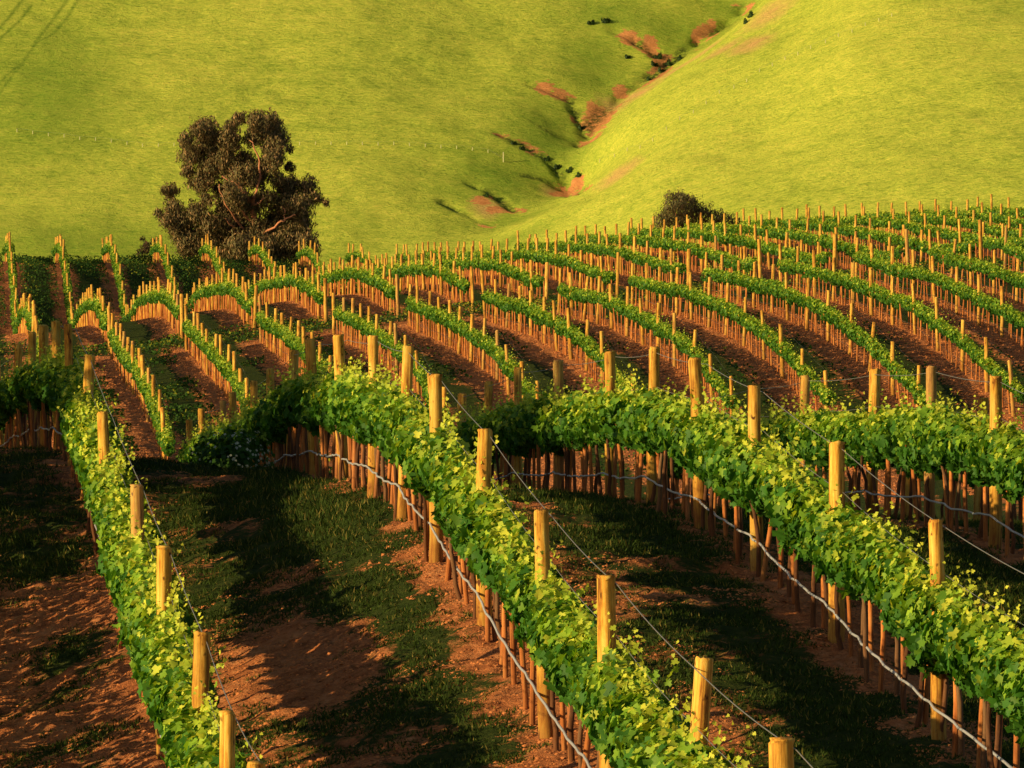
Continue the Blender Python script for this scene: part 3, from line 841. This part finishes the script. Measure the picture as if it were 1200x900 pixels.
hg = (.028 + .035 * np.clip(gv - .5, 0, 1)) * rng.uniform(.5, 1.8, len(X)) + .09 * tall * rng.random(len(X)) * np.clip(gv, 0, 1)
blades('grass', X, Y, hg, rng.uniform(.010, .024, len(X)), 'dark green grass and weeds growing between the foreground vine rows', np.array([.048, .080, .014]))
# low broadleaf weeds between the far rows at left, and along the cross lane
NW = 620000
Yw = rng.uniform(192, 410, NW); Xw = rng.uniform(-1, 1, NW) * (Yw * .092 + 1)
kk = Xw + 650.0 / F * Yw; ph = tri(kk / SP)
nz = vnoise(Xw, Yw, 2.4, 41); la = np.abs(Yw - lane_at(kk))
third = (Yw > 322) & (kk < 24) & (ph > .30) & (Yw < 409)
lane_m = (la < 4.2) & (rng.random(NW) < .8) & (nz > -.35)
frontm = (Yw < lane_at(kk)) & (ph > .45) & (nz > .15) & (rng.random(NW) < np.where(kk < 17, .55, .18))
mask = (third & (nz > -.55)) | lane_m | frontm
Xw, Yw, nz, third, lane_m = Xw[mask], Yw[mask], nz[mask], third[mask], lane_m[mask]
hh = np.where(third, .42 + .35 * nz, np.where(lane_m, .30 + .3 * nz, .16 + .1 * nz)); hh = np.clip(hh, .05, 1.0)
n = len(Xw)
Pw = np.c_[Xw, Yw, ground_z(Xw, Yw) + hh * rng.random(n) ** .6]
cw = np.array([.045, .105, .018])[None] * rng.uniform(.5, 1.6, (n, 1)); yl = rng.random(n) < np.where(lane_m, .22, .07); cw[yl] = np.array([.32, .33, .03])
add('cover_crop', scatter('cover_crop', LEAF2, LEAF2_F, Pw, frames(rng.normal(0, .6, (n, 3)) + np.array([-.1, -.3, .8]), rng.normal(0, 1, (n, 3))), rng.uniform(.06, .15, n), cw, M['grass']),
    label='leafy green weeds filling the alleys and cross lane of the far vine rows', category='weeds', kind='stuff')
# clods of dry earth
CL = np.array([[1,0,0],[.2,.9,0],[-.9,.4,0],[-.6,-.8,0],[.5,-.9,0],[.25,.1,.75],[-.3,-.2,.62]], float)
CL_F = [[0,1,5],[1,2,6,5],[2,3,6],[3,4,5,6],[4,0,5]]
def clods(name, X, Y, sz, label):
    n = len(X)
    P = np.c_[X, Y, ground_z(X, Y) - .1 * sz]
    add(name, scatter(name, CL, CL_F, P, euler_R(n, .3), np.c_[sz, sz * rng.uniform(.6, 1.2, n), sz * rng.uniform(.5, 1.1, n)], None, M['clod']), label=label, category='clods', kind='stuff')
NC = 420000
Y = np.exp(rng.uniform(math.log(36), math.log(110), NC)); X = rng.uniform(-1, 1, NC) * (Y * .09 + 1.0)
gk = grass_at(X, Y) + .4 * vnoise(X, Y, .5, 31) < .58
X, Y = X[gk], Y[gk]
clods('soil_clods', X, Y, (.005 + .018 * rng.random(len(X)) ** 4) * (.7 + Y / 90), 'small dry red clods scattered over the bare soil between the foreground rows')
NC = 420000
Y = np.exp(rng.uniform(math.log(185), math.log(405), NC)); X = rng.uniform(-1, 1, NC) * (Y * .092 + 1)
gk = grass_at(X, Y) + .4 * vnoise(X, Y, .7, 33) < .50
X, Y = X[gk], Y[gk]
clods('soil_clods', X, Y, (.02 + .06 * rng.random(len(X)) ** 2.5), 'rough red clods covering the bare strips under the far-slope vine rows')
# white-flowering weed at the crest end of the central row
best = min(np.arange(84, 112, 1.0), key=lambda d: 450 - ((float(HV((268 - 600) / F * d, d)) - CZ + d * st) / ct) * F / d)
fx, fy, fz = world(270, 540, best + 1.0); fz = float(HV(fx, fy))
root = add('flowering_weed', None, None, (fx, fy, fz), label='white-flowered weed clump at the crest end of the central foreground row', category='plant')
n = 900
d = norm(rng.normal(0, 1, (n, 3))); d[:, 2] = np.abs(d[:, 2])
pf = d * rng.uniform(.2, .72, (n, 1)) * np.array([1.0, .8, .9])
add('leaves', scatter('leaves', LEAF2, LEAF2_F, pf, frames(d + rng.normal(0, .4, (n, 3)), rng.normal(0, 1, (n, 3))), rng.uniform(.05, .11, n), np.array([.06, .15, .02])[None] * rng.uniform(.6, 1.5, (n, 1)), M['vine']), root)
n = 110
d = norm(rng.normal(0, 1, (n, 3)) + np.array([.4, -.6, .3])); d[:, 2] = np.abs(d[:, 2])
add('flowers', scatter('flowers', LEAF2, LEAF2_F, d * rng.uniform(.6, .78, (n, 1)), frames(d, rng.normal(0, 1, (n, 3))), rng.uniform(.035, .06, n), np.array([.8, .82, .6])[None] * rng.uniform(.8, 1.1, (n, 1)), M['petal']), root)

# ------------------------------------------------------------------ trees and shrubs
TLEAF = np.array([[0, -.5, 0], [.16, -.1, .03], [0, .5, -.08], [-.16, -.1, .03]], float)
def limb(pts, r0, r1, n=10, jit=.04, g=None):
    P = np.asarray(pts, float); t = np.linspace(0, 1, len(P)); u = np.linspace(0, 1, n)
    Q = np.c_[np.interp(u, t, P[:, 0]), np.interp(u, t, P[:, 1]), np.interp(u, t, P[:, 2])]
    for _ in range(2):
        Q[1:-1] = (Q[:-2] + Q[1:-1] * 2 + Q[2:]) / 4
    Q[1:-1] += g.normal(0, jit, (n - 2, 3))
    return Q, np.linspace(r0, r1, n)
def crown_tree(name, label, cat, base, blobs, limbs, depth_c, leaf, dens, cols, seed, ds=.8, flat=True, group=None):
    g = np.random.default_rng(seed)
    root = add(name, None, None, base, label=label, category=cat, group=group)
    B = np.array(base)
    s = depth_c / F
    pos, out = [], []
    for (px, py, r) in blobs:
        rm = r * s
        for rep in range(2):
            c = np.array(world(px, py, depth_c + g.normal(0, 1.0) * ds * 1.6 - (rep == 0) * ds))
            # sub-clumps inside each blob give the ragged outline
            nsub = max(4, int(7 * (rm / .9) ** 1.2))
            for q in range(nsub):
                dv = norm(g.normal(0, 1, 3)); cc = c + dv * rm * g.uniform(.35, .92)
                rs = rm * g.uniform(.26, .52); m = int(dens * rs * rs)
                dd = norm(g.normal(0, 1, (m, 3))); rad = g.uniform(.25, 1.0, (m, 1)) ** .5
                p = cc + dd * rad * rs * np.array([1, 1, .85]); p[:, 2] -= np.abs(g.normal(0, .35, m)) * rs
                p += g.normal(0, .34, (m, 3)) * rs
                pos.append(p); out.append(dd * .8 + dv * .6)
            m = int(dens * rm * rm * .9)
            dd = norm(g.normal(0, 1, (m, 3))); p = c + dd * (g.random((m, 1)) ** .4) * rm * (1.0 + .16 * np.sin(dd[:, :1] * 7 + px) + .12 * np.sin(dd[:, 2:] * 11 + py))
            pos.append(p); out.append(dd)
    pos = np.concatenate(pos); out = np.concatenate(out); n = len(pos)
    tip = np.c_[g.normal(0, .45, n), g.normal(0, .45, n), -np.ones(n)]
    c0, c1, c2 = [np.array(c) for c in cols]
    t = g.random((n, 1)); c = np.where(t < .6, c0, np.where(t < .9, c1, c2)) * g.uniform(.6, 1.4, (n, 1))
    add('crown', scatter('crown', TLEAF, LEAF2_F, pos - B, frames(out + g.normal(0, .5, (n, 3)), tip), leaf * g.uniform(.6, 1.3, n), c, M['tree']), root)
    paths = []
    for pts, r0, r1 in limbs:
        W = [np.array(world(px, py, depth_c + dz)) - B for px, py, dz in pts]
        paths.append(limb(W, r0 * .8, r1 * .8, 12, .05, g))
    add('trunk', tube_mesh('trunk', paths[:1], M['bark'], 9), root)
    if len(paths) > 1:
        for pth in paths[1:]:
            add('limb', tube_mesh('limb', [pth], M['bark'], 7), root)
    return root
def zb(l): return [(160 + a / 5, 120 + b / 5, r / 5 * 1.06) for a, b, r in l]
gum = zb([(600,95,44),(560,130,40),(770,140,90),(700,110,60),(840,210,55),(800,260,80),(420,165,80),(370,160,55),(290,225,50),(310,310,70),(440,260,100),(540,220,80),(520,340,90),
          (300,400,45),(380,470,70),(430,390,80),(600,420,80),(740,390,70),(800,340,70),(700,200,70),(830,450,50),(900,520,85),(1000,490,62),(1045,560,45),(960,620,85),(870,600,70),(1110,585,22),(900,270,26),
          (200,520,50),(160,520,28),(215,610,55),(130,650,30),(180,690,50),(260,700,85),(350,650,75),(410,570,45),(540,720,110),(440,720,80),(700,740,90),(620,640,60),(800,660,60),(850,740,100),(960,720,80),
          (320,820,100),(450,850,100),(600,850,110),(750,850,110),(900,830,100),(1000,800,60),(1020,860,60),(640,330,60),(700,450,65),(560,520,70),(480,500,50),(760,560,60),(600,560,70),(680,600,70),(640,420,70),(520,600,60),(900,380,35)])
gb = world(296, 312, 432); gz = float(HALL(gb[0], gb[1]))
gl = [([(296, 340, 0), (297, 290, 0), (296, 250, -1.08), (297, 232, -2.30)], .34, .17),
      ([(296, 250, -1.08), (290, 226, -2.45), (276, 216, -2.59), (260, 206, -2.30)], .15, .06),
      ([(297, 232, -2.30), (304, 210, -1.87), (306, 192, -2.16), (300, 178, -2.30), (292, 164, -2.16)], .13, .05),
      ([(297, 240, -1.87), (304, 238, -2.59), (310, 232, -2.74)], .09, .05),
      ([(296, 262, -0.72), (280, 244, -2.16), (268, 230, -2.30)], .11, .05),
      ([(292, 276, -.5), (270, 250, -2.16), (261, 232, -2.59), (257, 216, -2.30)], .12, .05),
      ([(300, 280, -.5), (325, 262, -2.45), (338, 256, -2.74), (346, 252, -2.59)], .12, .05),
      ([(333, 258, -2.59), (334, 250, -2.81), (331, 242, -2.81)], .06, .03),
      ([(288, 236, -2.30), (278, 208, -2.16), (268, 196, -2.02)], .07, .03),
      ([(286, 280, -.5), (268, 262, -2.30), (264, 256, -2.45)], .09, .05),
      ([(300, 290, -.5), (268, 293, -2.59), (250, 292, -2.88)], .07, .04)]
crown_tree('gum_tree', 'large dark ragged gum tree with reddish limbs behind the left ridge', 'tree', (gb[0], gb[1], gz), gum, gl, 432, .27, 560, ((.16, .135, .050), (.27, .18, .075), (.48, .28, .12)), 5)
sh = [(172, 290, 9), (182, 284, 7), (165, 297, 7), (178, 300, 9), (188, 296, 7), (167, 280, 4)]
b = world(176, 312, 415); crown_tree('ridge_shrub', 'small brown wispy shrub at the left foot of the big tree', 'shrub', (b[0], b[1], float(HALL(b[0], b[1]))), sh,
     [([(176, 318, 0), (176, 300, 0), (172, 286, 0)], .06, .02), ([(176, 306, 0), (186, 292, 0)], .04, .02)], 415, .2, 420, ((.06, .05, .022), (.11, .06, .03), (.2, .09, .05)), 6, .25)
bu = [(790, 240, 17), (803, 244, 17), (797, 230, 8), (815, 248, 14), (828, 250, 13), (842, 254, 11), (855, 258, 10), (865, 263, 8), (848, 262, 12), (773, 262, 9), (783, 256, 14), (800, 262, 16), (820, 264, 14), (840, 266, 12), (805, 232, 6), (812, 235, 6)]
b = world(805, 300, 410); crown_tree('bushy_tree', 'dark rounded bush sloping down to the right behind the right ridge', 'shrub', (b[0], b[1], float(HALL(b[0], b[1]))), bu,
     [([(805, 330, 0), (803, 290, 0), (800, 262, 0)], .16, .08), ([(803, 285, 0), (822, 262, 0), (830, 252, 0)], .08, .03), ([(803, 285, 0), (792, 255, -1), (790, 238, -1)], .08, .03)], 410,   .21, 380, ((.13, .13, .048), (.20, .155, .062), (.34, .22, .095)), 8, .6)
gs = [(772,60,5),(783,64,5),(797,61,4),(766,70,4),(775,78,4),(654,189,4),(641,184,3.5),(668,198,4),(678,205,3.5),(760,88,3),(735,66,3),(710,22,5),(693,24,4),(570,226,3.5),(880,18,5),(874,26,4),(681,142,4),(602,166,3),(612,172,3)]
where = ['below the upper red scar','beside the upper gully bend','on the lip of the upper gully','at the left of the upper gully','low in the upper gully','in the dark lower channel','at the head of the lower channel','midway down the lower channel','at the foot of the lower channel','on the fold above the red bank','under the long red scar','near the top of the left slope','left of the top slope scrub','beside the lowest red scar','at the top of the gully','just under the top of the gully','against the middle red bank','at the upper end of the lower channel','second along the lower channel']
for i, (x, y, r) in enumerate(gs):
    h = bghit(x, y + r); d = (h[1] - 0) / ct
    s = r * d / F; g = np.random.default_rng(60 + i)
    root = add('gully_shrub', None, None, (h[0], h[1], float(HB(h[0], h[1])) - .1), label=f"small dark green shrub {where[i]}", category='shrub', group='shrubs along the gully')
    n = 260; dd = norm(g.normal(0, 1, (n, 3))); dd[:, 2] = np.abs(dd[:, 2])
    p = dd * g.uniform(.4, 1, (n, 1)) * s * np.array([1.1, 1, 1.3]) * (1 + .4 * np.sin(dd[:, :1] * 5 + i))
    add('foliage', scatter('foliage', LEAF2, LEAF2_F, p, frames(dd, g.normal(0, 1, (n, 3))), g.uniform(.18, .34, n), np.array([.035, .07, .014])[None] * g.uniform(.5, 1.6, (n, 1)), M['tree']), root)
    add('stem', tube_mesh('stem', [(np.array([[0, 0, -.1], [.02, 0, s * .4], [.05, .03, s * .9]]), [.06, .04, .02])], M['vinewood'], 5), root)

# windbreak to the left of the picture: its shade lies over the crest
def windbreak(x, y, r, h, seed):
    g = np.random.default_rng(seed); z = float(HALL(x, y))
    root = add('windbreak_tree', None, None, (x, y, z), label='dense dark windbreak tree standing left of the foreground crest', category='tree', group='windbreak trees left of the crest')
    n = 3300; dd = norm(g.normal(0, 1, (n, 3)))
    p = dd * g.random((n, 1)) ** .45 * np.array([r, r, h * .42]) * (1 + .15 * np.sin(dd[:, :1] * 6 + seed)) + np.array([0, 0, h * .60])
    add('crown', scatter('crown', TLEAF, LEAF2_F, p, frames(dd, g.normal(0, 1, (n, 3))), g.uniform(.5, .9, n), np.array([.06, .07, .025])[None] * g.uniform(.6, 1.4, (n, 1)), M['tree']), root)
    add('trunk', tube_mesh('trunk', [(np.array([[0, 0, -.3], [.1, 0, h * .25], [0, .1, h * .6]]), [.3, .22, .1])], M['bark'], 8), root)
for i, (x, y) in enumerate([(-19.5, 76), (-20.5, 85), (-21.5, 95), (-22.5, 106), (-23, 118)]):
    windbreak(x, y, 5.8, 13.0, 90 + i)
# fences on the hills
def fence(label, pts, tall=()):
    W = [bghit(x, y + 2) for x, y in pts]
    root = add('hillside_fence', None, None, W[0], label=label, category='fence')
    B = Vector(W[0])
    V, Fc = simple_stick(.38, .05, 6); me = from_faces('fence_post', V, Fc, M['fence'])
    V, Fc = simple_stick(1.2, .07, 6); me2 = from_faces('fence_post', V, Fc, M['fence'])
    for i, w in enumerate(W):
        o = bpy.data.objects.new('fence_post', me2 if i in tall else me); COL.objects.link(o); o.parent = root
        o.location = Vector((w[0], w[1], float(HB(w[0], w[1])))) - B; o.rotation_euler = (random.gauss(0, .05), random.gauss(0, .05), 0)
    Q = np.array([(w[0], w[1], float(HB(w[0], w[1])) + .45) for w in W]) - np.array(B)
    add('fence_wire', tube_mesh('fence_wire', [(Q, .006)], M['wire'], 4), root)
xs = np.arange(20, 572, 18.4)
ys = np.interp(xs, [20, 96, 191, 260, 357, 430, 571], [155, 163, 171, 170, 167, 168, 177])
fence('line of small pale fence posts crossing the left hill behind the tree', list(zip(xs, ys)) + [(590, 186)], (len(xs),))
rf = [(205,372),(240,360),(270,345),(300,340),(330,320),(362,297),(393,275),(425,260),(455,236),(486,213),(520,202),(550,185),(580,165),(610,150),(640,137),(670,125),(700,108),(735,97),(765,85),(797,72),(828,58),(860,47),(890,33)]
fence('line of small pale fence posts climbing the right hill beside the gully', [(600 + a / 2, b_ / 2) for a, b_ in rf])

# ------------------------------------------------------------------ light
EL = math.radians(16.5)
tr_, tf_ = .88, .475                       # light travels to the right and away from the camera
tosun = Vector((-tr_ * math.cos(EL), -tf_ * math.cos(EL), math.sin(EL)))
sd = bpy.data.lights.new('sun', 'SUN'); sd.energy = 5.0; sd.angle = math.radians(.5); sd.color = (1.0, .76, .38)
so = bpy.data.objects.new('sun', sd); COL.objects.link(so)
so.rotation_euler = (-tosun).to_track_quat('-Z', 'Y').to_euler(); so.location = tosun * 60
w = bpy.data.worlds.new('World'); scene.world = w; w.use_nodes = True
nt = w.node_tree; nt.nodes.clear()
sky = nt.nodes.new('ShaderNodeTexSky'); sky.sky_type = 'NISHITA'; sky.sun_disc = False
sky.sun_elevation = EL; sky.sun_rotation = math.atan2(tosun.x, tosun.y)
bgn = nt.nodes.new('ShaderNodeBackground'); bgn.inputs[1].default_value = .06
wo = nt.nodes.new('ShaderNodeOutputWorld')
nt.links.new(sky.outputs[0], bgn.inputs[0]); nt.links.new(bgn.outputs[0], wo.inputs[0])
scene.view_settings.view_transform = 'Standard'; scene.view_settings.look = 'None'; scene.view_settings.exposure = 0
scene.render.engine = 'CYCLES'
scene.cycles.max_bounces = 6; scene.cycles.diffuse_bounces = 2; scene.cycles.transmission_bounces = 4
print('posts', len(posts), 'stakes', len(stakes))
